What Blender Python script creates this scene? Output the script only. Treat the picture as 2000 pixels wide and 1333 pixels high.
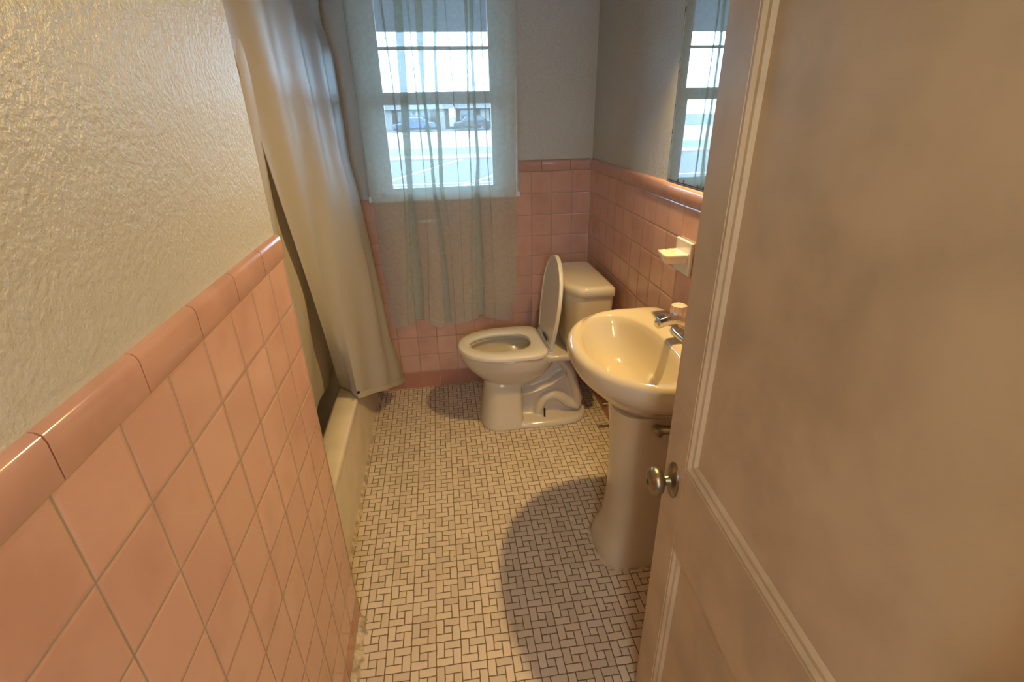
import bpy, bmesh, math, random
from mathutils import Vector, Matrix
random.seed(7)
S = bpy.context.scene
for o in list(bpy.data.objects): bpy.data.objects.remove(o)
C = S.collection
PI = math.pi

# ------------------------------------------------------------------ camera
cam_d = bpy.data.cameras.new('camera'); cam = bpy.data.objects.new('camera', cam_d); C.objects.link(cam)
CX, CY, CZ, YAW, PIT, ROL, FPX = -.80177, -2.63536, 1.49615, .13773, .43718, -.02019, 976.82
F_ = Vector((math.sin(YAW)*math.cos(PIT), math.cos(YAW)*math.cos(PIT), -math.sin(PIT)))
R_ = Vector((math.cos(YAW), -math.sin(YAW), 0)); U_ = R_.cross(F_)
R2 = R_*math.cos(ROL)+U_*math.sin(ROL); U2 = U_*math.cos(ROL)-R_*math.sin(ROL)
cam.matrix_world = Matrix(((R2.x, U2.x, -F_.x, CX), (R2.y, U2.y, -F_.y, CY), (R2.z, U2.z, -F_.z, CZ), (0, 0, 0, 1)))
cam_d.sensor_fit = 'HORIZONTAL'; cam_d.sensor_width = 36; cam_d.lens = FPX/2000*36
cam_d.clip_start = .02; cam_d.clip_end = 500
S.camera = cam

# ------------------------------------------------------------------ world, light, exposure
W = bpy.data.worlds.new('sky'); S.world = W; W.use_nodes = True
bgn = W.node_tree.nodes['Background']; bgn.inputs[0].default_value = (.42, .71, 1, 1); bgn.inputs[1].default_value = 20
S.view_settings.view_transform = 'Standard'; S.view_settings.look = 'None'
S.view_settings.gamma = 1; S.view_settings.use_curve_mapping = False
S.view_settings.exposure = 0.25
S.cycles.max_bounces = 10; S.cycles.transparent_max_bounces = 24
S.cycles.diffuse_bounces = 6; S.cycles.glossy_bounces = 5; S.cycles.transmission_bounces = 8
S.cycles.sample_clamp_indirect = 4
LAMP_P = 64.0
LAMP_C = (1, .67, .26)
# daylight entering through the window opening
al = bpy.data.lights.new('window_daylight', 'AREA'); al.shape = 'RECTANGLE'; al.size = 1.4; al.size_y = 1.5
al.cycles.is_portal = True
ao = bpy.data.objects.new('window_daylight', al); C.objects.link(ao)
ao.location = (-.77, .22, 1.55); ao.rotation_euler = (-PI/2, 0, 0)

# ------------------------------------------------------------------ node helpers
class NT:
    def __init__(s, name):
        s.m = bpy.data.materials.new(name); s.m.use_nodes = True
        s.t = s.m.node_tree; s.b = s.t.nodes['Principled BSDF']; s.out = s.t.nodes['Material Output']
    def n(s, typ, **k):
        x = s.t.nodes.new(typ)
        for a, v in k.items(): setattr(x, a, v)
        return x
    def l(s, a, b): s.t.links.new(a, b)
    def math(s, op, a, b=None, c=None):
        x = s.n('ShaderNodeMath', operation=op)
        for i, v in enumerate((a, b, c)):
            if v is None: continue
            if isinstance(v, (int, float)): x.inputs[i].default_value = v
            else: s.l(v, x.inputs[i])
        return x.outputs[0]
    def mix(s, fac, a, b):
        x = s.n('ShaderNodeMix', data_type='RGBA')
        for i, v in ((0, fac), (6, a), (7, b)):
            if isinstance(v, (int, float)): x.inputs[i].default_value = v
            elif isinstance(v, tuple): x.inputs[i].default_value = v if len(v) == 4 else v+(1,)
            else: s.l(v, x.inputs[i])
        return x.outputs[2]
    def co(s):
        tc = s.n('ShaderNodeTexCoord'); return tc.outputs['Object']
    def xyz(s):
        sp = s.n('ShaderNodeSeparateXYZ'); s.l(s.co(), sp.inputs[0]); return sp.outputs
    def noise(s, scale, detail=4, rough=.5, vec=None):
        x = s.n('ShaderNodeTexNoise'); x.inputs['Scale'].default_value = scale
        x.inputs['Detail'].default_value = detail; x.inputs['Roughness'].default_value = rough
        s.l(vec if vec is not None else s.co(), x.inputs['Vector']); return x.outputs['Fac']
    def bump(s, h, strength=.3, dist=.001):
        x = s.n('ShaderNodeBump'); x.inputs['Strength'].default_value = strength; x.inputs['Distance'].default_value = dist
        s.l(h, x.inputs['Height']); s.l(x.outputs[0], s.b.inputs['Normal'])
    def ss(s, v, a, b):
        x = s.n('ShaderNodeMapRange', interpolation_type='SMOOTHSTEP'); s.l(v, x.inputs[0])
        x.inputs[1].default_value = a; x.inputs[2].default_value = b; return x.outputs[0]

def simple(name, col, rough=.5, metal=0, noise=0, nscale=20, coat=0, bump=0, bscale=200, spec=.5, col2=None):
    t = NT(name); t.b.inputs['Roughness'].default_value = rough; t.b.inputs['Metallic'].default_value = metal
    t.b.inputs['Coat Weight'].default_value = coat; t.b.inputs['Coat Roughness'].default_value = .06
    t.b.inputs['Specular IOR Level'].default_value = spec
    c2 = col2 or tuple(max(0, c*(1-noise)) for c in col)
    t.l(t.mix(t.ss(t.noise(nscale), .35, .7), col, c2), t.b.inputs['Base Color'])
    if bump: t.bump(t.noise(bscale, 3), bump, .002)
    return t.m

PIT_ = .1095; HB = .10317; ZTOP = HB+10*PIT_
PINK = (.62, .37, .30); PINK2 = (.565, .33, .265)
def tile_mat(name, axis, u0, base=HB, pink=PINK, pink2=PINK2, rough=.16):
    """square glazed tiles on a wall: axis 0 runs along x, 1 along y; rows count up from the base row"""
    t = NT(name); t.b.inputs['IOR'].default_value = 1.75; o = t.xyz()
    u = t.math('DIVIDE', t.math('SUBTRACT', o[axis], u0), PIT_)
    v = t.math('DIVIDE', t.math('SUBTRACT', o[2], base), PIT_)
    def edge(x):
        f = t.math('FRACT', x); return t.math('MINIMUM', f, t.math('SUBTRACT', 1, f))
    eu, ev = edge(u), edge(v); e = t.math('MINIMUM', eu, ev)
    g = t.ss(e, .008, .022)
    cb = t.n('ShaderNodeCombineXYZ'); t.l(t.math('FLOOR', u), cb.inputs[0]); t.l(t.math('FLOOR', v), cb.inputs[1])
    wn = t.n('ShaderNodeTexWhiteNoise'); wn.noise_dimensions = '3D'; t.l(cb.outputs[0], wn.inputs[0])
    c = t.mix(wn.outputs[0], pink, pink2)
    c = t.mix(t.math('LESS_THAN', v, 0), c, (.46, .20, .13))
    c = t.mix(t.math('MULTIPLY', t.ss(t.noise(9, 5), .45, .75), .25), c, (.34, .15, .10))
    grout = t.mix(t.noise(30), (.24, .16, .12), (.36, .27, .22))
    t.l(t.mix(g, grout, c), t.b.inputs['Base Color'])
    t.l(t.math('MULTIPLY_ADD', g, rough-.75, .75), t.b.inputs['Roughness'])
    t.bump(t.math('ADD', t.ss(e, .0, .06), t.math('MULTIPLY', t.noise(14, 2), .10)), .45, .002)
    return t.m

def floor_mat():
    """pinwheel mosaic: every module of 3 x 3 units holds four 1 x 2 pieces round a small square"""
    t = NT('floor_mosaic'); M3 = .07538/3
    mp = t.n('ShaderNodeMapping', vector_type='TEXTURE')
    mp.inputs['Location'].default_value = (-.91309, -1.45205, 0); mp.inputs['Rotation'].default_value = (0, 0, -.00542)
    tc = t.n('ShaderNodeTexCoord')
    wob = t.n('ShaderNodeTexNoise'); wob.inputs['Scale'].default_value = 26; wob.inputs['Detail'].default_value = 2; t.l(tc.outputs['Object'], wob.inputs['Vector'])
    vs = t.n('ShaderNodeVectorMath', operation='SUBTRACT'); t.l(wob.outputs['Color'], vs.inputs[0]); vs.inputs[1].default_value = (.5, .5, .5)
    vm = t.n('ShaderNodeVectorMath', operation='SCALE'); t.l(vs.outputs[0], vm.inputs[0]); vm.inputs['Scale'].default_value = .0045
    va = t.n('ShaderNodeVectorMath', operation='ADD'); t.l(tc.outputs['Object'], va.inputs[0]); t.l(vm.outputs[0], va.inputs[1])
    t.l(va.outputs[0], mp.inputs['Vector'])
    sp = t.n('ShaderNodeSeparateXYZ'); t.l(mp.outputs[0], sp.inputs[0])
    u = t.math('DIVIDE', sp.outputs[0], M3); v = t.math('DIVIDE', sp.outputs[1], -M3)
    a = t.math('FLOORED_MODULO', u, 3); b = t.math('FLOORED_MODULO', v, 3)
    def lt(x, k): return t.math('LESS_THAN', x, k)
    def gt(x, k): return t.math('GREATER_THAN', x, k)
    def d(x, k): return t.math('ABSOLUTE', t.math('SUBTRACT', x, k))
    def seg(dist, on):   # distance counts only where the line exists
        return t.math('ADD', dist, t.math('MULTIPLY', t.math('SUBTRACT', 1, on), 5))
    ds = [t.math('MINIMUM', a, t.math('SUBTRACT', 3, a)), t.math('MINIMUM', b, t.math('SUBTRACT', 3, b)),
          seg(d(a, 1), lt(b, 2)), seg(d(a, 2), gt(b, 1)), seg(d(b, 1), gt(a, 1)), seg(d(b, 2), lt(a, 2))]
    e = ds[0]
    for x in ds[1:]: e = t.math('MINIMUM', e, x)
    left = t.math('MULTIPLY', lt(a, 1), lt(b, 2)); top = t.math('MULTIPLY', gt(a, 1), lt(b, 1))
    rig = t.math('MULTIPLY', gt(a, 2), gt(b, 1)); bot = t.math('MULTIPLY', lt(a, 2), gt(b, 2))
    kind = t.math('ADD', t.math('ADD', left, t.math('MULTIPLY', top, 2)), t.math('ADD', t.math('MULTIPLY', rig, 3), t.math('MULTIPLY', bot, 4)))
    cb = t.n('ShaderNodeCombineXYZ')
    t.l(t.math('FLOOR', t.math('DIVIDE', u, 3)), cb.inputs[0]); t.l(t.math('FLOOR', t.math('DIVIDE', v, 3)), cb.inputs[1]); t.l(kind, cb.inputs[2])
    wn = t.n('ShaderNodeTexWhiteNoise'); wn.noise_dimensions = '3D'; t.l(cb.outputs[0], wn.inputs[0])
    r = t.math('POWER', wn.outputs[0], 2.2)
    c = t.mix(r, (.66, .56, .43), (.54, .45, .34))
    dirt = t.math('MULTIPLY', t.ss(t.noise(5, 6, .65), .45, .75), .35)
    c = t.mix(dirt, c, (.44, .34, .23))
    sc = t.n('ShaderNodeTexVoronoi'); sc.inputs['Scale'].default_value = 5.5; sc.inputs['Randomness'].default_value = 1; t.l(tc.outputs['Object'], sc.inputs['Vector'])
    spot = t.math('LESS_THAN', sc.outputs['Distance'], .022)
    c = t.mix(t.math('MULTIPLY', spot, .7), c, (.16, .11, .07))
    gw = t.ss(e, .045, .085)
    g = t.mix(t.noise(12), (.075, .055, .038), (.22, .17, .12))
    t.l(t.mix(gw, g, c), t.b.inputs['Base Color'])
    t.l(t.math('MULTIPLY_ADD', gw, -.35, .85), t.b.inputs['Roughness'])
    t.bump(t.math('ADD', t.ss(e, .02, .14), t.math('MULTIPLY', t.noise(160, 3), .12)), .5, .0012)
    return t.m

def paint_mat(name, col, strength=.7):
    t = NT(name); t.b.inputs['Roughness'].default_value = .34
    t.l(t.mix(t.math('MULTIPLY', t.ss(t.noise(3, 5), .4, .8), .35), col, tuple(c*.8 for c in col)), t.b.inputs['Base Color'])
    t.bump(t.math('ADD', t.noise(120, 3, .6), t.math('MULTIPLY', t.noise(35, 2), .6)), strength, .0035)
    return t.m

def sheer_mat(name, col, opac, trans=.6, bump=True):
    t = NT(name); nt = t.t; nt.nodes.remove(t.b)
    di = t.n('ShaderNodeBsdfDiffuse'); tl = t.n('ShaderNodeBsdfTranslucent'); tr = t.n('ShaderNodeBsdfTransparent')
    di.inputs[0].default_value = col+(1,); tl.inputs[0].default_value = col+(1,)
    m1 = t.n('ShaderNodeMixShader'); m1.inputs[0].default_value = trans; t.l(di.outputs[0], m1.inputs[1]); t.l(tl.outputs[0], m1.inputs[2])
    m2 = t.n('ShaderNodeMixShader'); t.l(tr.outputs[0], m2.inputs[1]); t.l(m1.outputs[0], m2.inputs[2])
    t.l(t.math('MULTIPLY_ADD', t.noise(60, 4), .16, opac-.08), m2.inputs[0])
    bp = t.n('ShaderNodeBump'); bp.inputs['Strength'].default_value = .35; bp.inputs['Distance'].default_value = .004
    t.l(t.noise(22, 5, .6), bp.inputs['Height'])
    t.l(bp.outputs[0], di.inputs['Normal']); t.l(bp.outputs[0], tl.inputs['Normal'])
    t.l(m2.outputs[0], t.out.inputs[0]); return t.m

def vinyl_mat(name, col, trans=.35):
    t = NT(name); nt = t.t
    t.b.inputs['Base Color'].default_value = col+(1,); t.b.inputs['Roughness'].default_value = .38
    tl = t.n('ShaderNodeBsdfTranslucent'); tl.inputs[0].default_value = col+(1,)
    t.bump(t.noise(14, 5, .6), .3, .006)
    m = t.n('ShaderNodeMixShader'); m.inputs[0].default_value = trans
    t.l(t.b.outputs[0], m.inputs[1]); t.l(tl.outputs[0], m.inputs[2]); t.l(m.outputs[0], t.out.inputs[0]); return t.m

def glass_mat(name):
    t = NT(name); t.t.nodes.remove(t.b)
    tr = t.n('ShaderNodeBsdfTransparent'); tr.inputs[0].default_value = (.96, .98, .98, 1)
    gl = t.n('ShaderNodeBsdfGlossy'); gl.inputs['Roughness'].default_value = .02
    fr = t.n('ShaderNodeFresnel'); fr.inputs[0].default_value = 1.45
    m = t.n('ShaderNodeMixShader'); t.l(fr.outputs[0], m.inputs[0]); t.l(tr.outputs[0], m.inputs[1]); t.l(gl.outputs[0], m.inputs[2])
    t.l(m.outputs[0], t.out.inputs[0]); return t.m

def emit_mat(name, col, st):
    t = NT(name); t.b.inputs['Base Color'].default_value = (0.8, .8, .8, 1)
    t.b.inputs['Emission Color'].default_value = col+(1,); t.b.inputs['Emission Strength'].default_value = st; return t.m

M = dict(
    paint=paint_mat('wall_paint', (.50, .49, .46)),
    paint_plain=simple('ceiling_paint', (.50, .47, .42), .6),
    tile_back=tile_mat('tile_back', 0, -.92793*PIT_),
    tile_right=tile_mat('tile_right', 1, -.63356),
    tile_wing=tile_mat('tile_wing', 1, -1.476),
    tile_wingx=tile_mat('tile_wing_end', 0, -1.156),
    cap=simple('cap_tile', (.54, .31, .25), .12, noise=.15, nscale=8),
    grout=simple('caulk', (.60, .50, .36), .7, noise=.5, nscale=40, bump=.8, bscale=90),
    whitecaulk=simple('corner_caulk', (.62, .52, .42), .6, noise=.2),
    floor=floor_mat(),
    porcelain=simple('porcelain', (.62, .555, .44), .12, coat=.4),
    sinkporc=simple('sink_porcelain', (.54, .465, .34), .10, coat=.5),
    water=simple('bowl_water', (.30, .27, .21), .04, spec=.8),
    plastic=simple('seat_plastic', (.72, .68, .60), .32),
    dark=simple('dark_metal', (.03, .025, .02), .5, .6),
    chrome=simple('chrome', (.75, .73, .70), .12, 1, noise=.1),
    oldmetal=simple('worn_nickel', (.36, .31, .22), .38, 1, noise=.35, nscale=60),
    acrylic=simple('clear_acrylic', (.72, .55, .48), .15, coat=.5, spec=.8),
    tub=simple('tub_enamel', (.74, .66, .55), .22, noise=.12, nscale=6, coat=.2),
    surround=simple('tub_surround', (.80, .80, .74), .35),
    casing=simple('casing_paint', (.72, .76, .76), .4, noise=.1),
    sash=simple('sash_vinyl', (.70, .72, .72), .4),
    glass=glass_mat('window_glass'),
    mirror=simple('mirror_silver', (.88, .90, .88), .01, 1),
    mirror_back=simple('mirror_edge', (.03, .025, .02), .5),
    rust=simple('mirror_tarnish', (.05, .035, .02), .6),
    sheer=sheer_mat('sheer_curtain', (.63, .67, .61), .48, .27),
    shower=vinyl_mat('shower_curtain', (.66, .63, .59), .45),
    liner=vinyl_mat('shower_liner', (.70, .64, .54), .4),
    door=simple('door_paint', (.53, .42, .28), .45, noise=.22, nscale=7, bump=.15, bscale=40),
    soap=simple('soap_ceramic', (.84, .74, .58), .14, coat=.4),
    soapplate=simple('soap_plate_ceramic', (.62, .60, .56), .14, coat=.4),
    bulb=emit_mat('bulb_glow', LAMP_C, 170.0),
    fillglobe=emit_mat('fill_globe', (1, .74, .44), 4.0),
    rod=simple('rod_metal', (.7, .7, .68), .25, 1),
    hallwall=simple('hall_paint', (.50, .45, .38), .6),
)

# ------------------------------------------------------------------ mesh helpers
def obj(name, bm, mat, parent=None, smooth=None, bevel=0, loc=None, recalc=True):
    if recalc: bmesh.ops.recalc_face_normals(bm, faces=bm.faces)
    me = bpy.data.meshes.new(name); bm.to_mesh(me); bm.free()
    o = bpy.data.objects.new(name, me); C.objects.link(o)
    me.materials.append(M[mat] if isinstance(mat, str) else mat)
    if smooth is not None:
        me.shade_smooth(); me.set_sharp_from_angle(angle=math.radians(smooth))
    if bevel:
        b = o.modifiers.new('bevel', 'BEVEL'); b.width = bevel; b.segments = 3; b.limit_method = 'ANGLE'; b.angle_limit = .6
        me.shade_smooth(); me.set_sharp_from_angle(angle=math.radians(40)); b.harden_normals = True
    if parent: o.parent = parent
    if loc: o.location = loc
    return o
def box(bm, x0, x1, y0, y1, z0, z1):
    vs = [bm.verts.new((x, y, z)) for x in (x0, x1) for y in (y0, y1) for z in (z0, z1)]
    for f in ((0, 1, 3, 2), (4, 6, 7, 5), (0, 4, 5, 1), (2, 3, 7, 6), (0, 2, 6, 4), (1, 5, 7, 3)): bm.faces.new([vs[i] for i in f])
    return bm
def bx(*a): return box(bmesh.new(), *a)
def loft(rings, bm=None, cap0=True, cap1=True, closed=True, wrap=False):
    bm = bm or bmesh.new(); R = [[bm.verts.new(p) for p in r] for r in rings]; n = len(R[0])
    idx = list(range(len(R)-1))
    for i in idx:
        for j in range(n if closed else n-1):
            k = (j+1) % n; bm.faces.new((R[i][j], R[i][k], R[i+1][k], R[i+1][j]))
    if wrap:
        for j in range(n):
            k = (j+1) % n; bm.faces.new((R[-1][j], R[-1][k], R[0][k], R[0][j]))
    else:
        if cap0: bm.faces.new(R[0][::-1])
        if cap1: bm.faces.new(R[-1])
    return bm
def tube(path, r, bm=None, n=12, sy=1.0):
    """tube along a path; r number or list; cap both ends"""
    P = [Vector(p) for p in path]; rr = r if isinstance(r, (list, tuple)) else [r]*len(P)
    rings = []; up = Vector((0, 1, 0)); prev = None
    for i, p in enumerate(P):
        t = (P[min(i+1, len(P)-1)]-P[max(i-1, 0)]).normalized()
        a = prev if prev else (up if abs(t.dot(up)) < .9 else Vector((1, 0, 0)))
        a = (a-t*a.dot(t)).normalized(); b = t.cross(a); prev = a
        rings.append([p+(a*math.cos(q)*sy+b*math.sin(q))*rr[i] for q in (2*PI*k/n for k in range(n))])
    return loft(rings, bm)
def spline(pts, n=8):
    out = []; P = [Vector(p) for p in pts]
    for i in range(len(P)-1):
        p0, p1, p2, p3 = P[max(i-1, 0)], P[i], P[i+1], P[min(i+2, len(P)-1)]
        for k in range(n):
            t = k/n
            out.append(.5*((2*p1)+(-p0+p2)*t+(2*p0-5*p1+4*p2-p3)*t*t+(-p0+3*p1-3*p2+p3)*t**3))
    out.append(P[-1]); return out
def lathe(prof, axis_p, axis_d, bm=None, n=32, sx=1.0, up=(0, 0, 1)):
    """profile [(dist along the axis, radius)] turned about the axis; sx squashes across"""
    d = Vector(axis_d).normalized(); u = Vector(up); u = (u-d*u.dot(d)).normalized(); v = d.cross(u); p = Vector(axis_p)
    return loft([[p+d*s+(u*math.cos(a)+v*math.sin(a)*sx)*max(r, 1e-4) for a in (2*PI*k/n for k in range(n))] for s, r in prof], bm)
def egg(xf, xb, yc, w, z, ef=2.0, eb=2.0, split=.5, n=64):
    """closed outline in plan: front at xf (low x), back at xb"""
    xm = xf+(xb-xf)*split; out = []
    for k in range(n):
        a = 2*PI*k/n; c, s = math.cos(a), math.sin(a)
        e = ef if c > 0 else eb; r = (xm-xf) if c > 0 else (xb-xm)
        out.append(Vector((xm-r*math.copysign(abs(c)**(2/e), c), yc+w*math.copysign(abs(s)**(2/e), s), z)))
    return out
def poly_ring(pts, z, yc=0, sc=1.0, rad=.02, n=5):
    """rounded polygon in plan"""
    P = [Vector((p[0], p[1], 0)) for p in pts]; out = []; cx = sum((p for p in P), Vector())/len(P)
    P = [cx+(p-cx)*sc for p in P]
    for i, p in enumerate(P):
        a = P[i-1]; b = P[(i+1) % len(P)]; da = (a-p).normalized(); db = (b-p).normalized()
        r = min(rad, (a-p).length*.45, (b-p).length*.45); q0 = p+da*r; q1 = p+db*r
        for k in range(n+1):
            t = k/n; q = q0*(1-t)**2+p*2*t*(1-t)+q1*t*t; out.append(Vector((q.x, q.y+yc, z)))
    return out
def tag(o, label, cat, group=None):
    o['label'] = label; o['category'] = cat
    if group: o['group'] = group
    return o
def thing(name, label, cat, loc=(0, 0, 0), group=None):
    o = bpy.data.objects.new(name, None); C.objects.link(o); o.location = loc; o.empty_display_size = .1
    return tag(o, label, cat, group)
def struct(o, label=None, cat=None):
    o['kind'] = 'structure'
    if label: o['label'] = label
    if cat: o['category'] = cat
    return o
def kid(name, bm, mat, root, **k):
    """part whose mesh is in world coordinates, under an Empty that stands elsewhere"""
    o = obj(name, bm, mat, None, **k); o.parent = root
    w = Vector((0, 0, 0)); r = root
    while r: w += r.location; r = r.parent
    o.data.transform(Matrix.Translation(-w)); return o
def interp(tab, z):
    if z >= tab[0][0]: return tab[0][1]
    for (z0, v0), (z1, v1) in zip(tab, tab[1:]):
        if z >= z1: return v0+(v1-v0)*(z0-z)/(z0-z1)
    return tab[-1][1]

# ------------------------------------------------------------------ room shell
XL = -1.99; YW = -1.476; YE = -2.60; H = 2.42; XWING = -1.156
o = obj('floor', bx(XL-.1, .1, -4.2, .12, -.12, 0), 'floor'); struct(o, 'cream pinwheel mosaic tile floor with dark grout', 'floor')
o = obj('ceiling', bx(XL-.1, .12, -4.2, .14, H, H+.08), 'paint_plain'); struct(o, 'plain painted ceiling of the bathroom', 'ceiling')
# window wall with an opening
WX0, WX1, WZ0, WZ1 = -1.085, -.455, 1.10, 2.03
bm = bmesh.new(); box(bm, XL-.1, WX0, 0, .14, 0, H); box(bm, WX1, .12, 0, .14, 0, H); box(bm, WX0, WX1, 0, .14, 0, WZ0); box(bm, WX0, WX1, 0, .14, WZ1, H)
wall_back = obj('wall_back', bm, 'paint'); struct(wall_back, 'grey stippled painted wall around the window', 'wall')
bm = bx(-.389, .0, -.008, .0, 0, ZTOP)                 # to the right of the window
box(bm, WX0-.06, -.389, -.008, .0, 0, 1.08)
box(bm, -1.225, WX0-.06, -.008, .0, 0, 1.089)
obj('wainscot_tiles', bm, 'tile_back', wall_back)
def bullnose(p0, p1, out, mat_, parent, joint, z0=ZTOP, z1=ZTOP+.055):
    """one run of 6 in cap tiles with a rounded top edge"""
    p0, p1 = Vector(p0), Vector(p1); L = (p1-p0).length; d = (p1-p0)/L; out = Vector(out); bm = bmesh.new(); s = 0.0; first = joint
    while s < L-.004:
        e = min(L, s+first if s == 0 else s+.1525)
        prof = [(0, z0+.0015), (.011, z0+.0015), (.0125, z0+.004), (.0125, z1-.012), (.0105, z1-.005), (.006, z1-.001), (0, z1)]
        ra = [p0+d*(s+.0012)+out*q+Vector((0, 0, z)) for q, z in prof]; rb = [p0+d*(e-.0012)+out*q+Vector((0, 0, z)) for q, z in prof]
        loft([ra, rb], bm); s = e
    return obj('wainscot_cap', bm, mat_, parent, smooth=50)
bullnose((-.012, 0, 0), (-.389, 0, 0), (0, -1, 0), 'cap', wall_back, .105)
wall_right = obj('wall_right', bx(0, .12, -4.2, .0, 0, H), 'paint'); struct(wall_right, 'grey stippled painted wall behind the sink and toilet', 'wall')
obj('wainscot_tiles', bx(-.008, 0, YE, -.008, 0, ZTOP), 'tile_right', wall_right)
bullnose((0, -.012, 0), (0, YE, 0), (-1, 0, 0), 'cap', wall_right, .12)
o = obj('corner_caulk', tube([(-.009, -.009, 0), (-.009, -.009, ZTOP)], .0032, n=6), 'whitecaulk', wall_right)
wall_left = obj('wall_left', bx(XL-.12, XL, -4.2, 0, 0, H), 'surround'); struct(wall_left, 'plain grey wall along the far side of the bathtub', 'wall')
wl = obj('wall_near_left', bx(XL, XWING-.008, -4.2, YW, 0, H), 'paint'); struct(wl, 'short wall at the foot of the bathtub beside the doorway, tiled pink below', 'wall')
obj('wainscot_tiles', bx(XWING-.008, XWING, -4.2, YW, .0, ZTOP), 'tile_wing', wl)
obj('wainscot_end_tiles', bx(-1.225, XWING, YW, YW+.006, .0, ZTOP), 'tile_wingx', wl)
bullnose((XWING-.008, YW, 0), (XWING-.008, -3.0, 0), (1, 0, 0), 'cap', wl, .14)
def lump_strip(name, p0, p1, w, h, parent, mat='grout', n=160, side=(1, 0, 0)):
    """uneven caulk bead on the floor against a wall"""
    p0, p1 = Vector(p0), Vector(p1); sd = Vector(side); rings = []
    for i in range(n+1):
        p = p0.lerp(p1, i/n); a = w*(.65+.7*random.random()*(.4+.6*abs(math.sin(i*.21)))); b = h*(.6+.6*random.random())
        rings.append([p, p+sd*a, p+sd*a*.8+Vector((0, 0, b*.35)), p+sd*a*.35+Vector((0, 0, b*.8)), p+Vector((0, 0, b))])
    return obj(name, loft(rings), mat, parent, smooth=60)
o = lump_strip('trim_1', (XWING, YW-.005, 0), (XWING, YE+.2, 0), .024, .024, None); struct(o, 'lumpy yellowed caulk along the foot of the short tiled wall', 'trim')
# entry wall at the right of the doorway and the hall behind the camera
we = obj('wall_entry', bx(-.33, 0, YE-.12, YE, 0, H), 'hallwall'); struct(we, 'short wall that carries the hinges of the door', 'wall')
bm = bmesh.new(); box(bm, XL, -1.15, -4.3, -4.2, 0, H); box(bm, -.65, .12, -4.3, -4.2, 0, H); box(bm, -1.15, -.65, -4.3, -4.2, 0, 1.4); box(bm, -1.15, -.65, -4.3, -4.2, 2.0, H)  # opening added in the unseen hall wall so sky light fills the bathroom
w2 = obj('wall_hall', bm, 'hallwall'); struct(w2, 'plain hall wall opposite the bathroom doorway, with an opening added for cool fill light', 'wall')
o = obj('wall_lintel', bx(XWING, -.33, YE-.12, YE, 2.08, H), 'hallwall'); struct(o, 'wall above the bathroom doorway', 'wall')

# ------------------------------------------------------------------ window
win = thing('window_1', 'double hung window with a white casing above the toilet', 'window', (-.762, 0, 1.08)); win['kind'] = 'structure'
def casing_profile(bm, x0, x1, z0, z1, flip):
    # stepped vertical board
    w = x1-x0; prof = [(0, 0), (0, .016), (.12, .021), (.2, .016), (.62, .016), (.7, .011), (1, .009), (1, 0)]
    if flip: prof = [(1-a, b) for a, b in prof]
    loft([[Vector((x0+a*w, -b, z)) for a, b in prof] for z in (z0, z1)], bm)
bm = bmesh.new(); casing_profile(bm, -1.135, -1.075, 1.085, 2.05, False); casing_profile(bm, -.449, -.389, 1.085, 2.05, True)
box(bm, -1.135, -.389, -.018, 0, 2.03, 2.10)
kid('window_casing', bm, 'casing', win, smooth=30)
kid('window_sill', bx(-1.142, -.382, -.026, .0, 1.078, 1.106), 'casing', win, bevel=.004)
bm = bmesh.new()
for x0, x1 in ((WX0, WX0+.022), (WX1-.022, WX1)): box(bm, x0, x1, .0, .14, WZ0, WZ1)
box(bm, WX0, WX1, 0, .14, WZ1-.022, WZ1); box(bm, WX0, WX1, 0, .16, WZ0-.0, WZ0+.018)
kid('window_frame', bm, 'sash', win)
def sash(z0, z1, y, bars, top, bot):
    bm = bmesh.new(); a, b = WX0+.018, WX1-.018; xi, xj = -1.021, -.512
    box(bm, a, xi, y, y+.03, z0, z1); box(bm, xj, b, y, y+.03, z0, z1)
    box(bm, xi, xj, y, y+.03, z0, z0+bot); box(bm, xi, xj, y, y+.03, z1-top, z1)
    for zb in bars: box(bm, xi, xj, y+.008, y+.022, zb-.007, zb+.007)
    s = kid('window_sash', bm, 'sash', win, bevel=.003)
    g = kid('window_pane', bx(xi-.005, xj+.005, y+.013, y+.017, z0+bot-.005, z1-top+.005), 'glass', s)
    g.data.transform(Matrix.Translation(win.location)); g.data.transform(Matrix.Translation(-win.location))
    return s
sash(1.105, 1.548, .035, [], .032, .030)
sash(1.535, 2.01, .068, [1.7535], .045, .036)
bm = bmesh.new(); box(bm, -.80, -.74, .018, .035, 1.52, 1.536)
kid('window_latch', bm, 'sash', win, bevel=.003)

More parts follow.
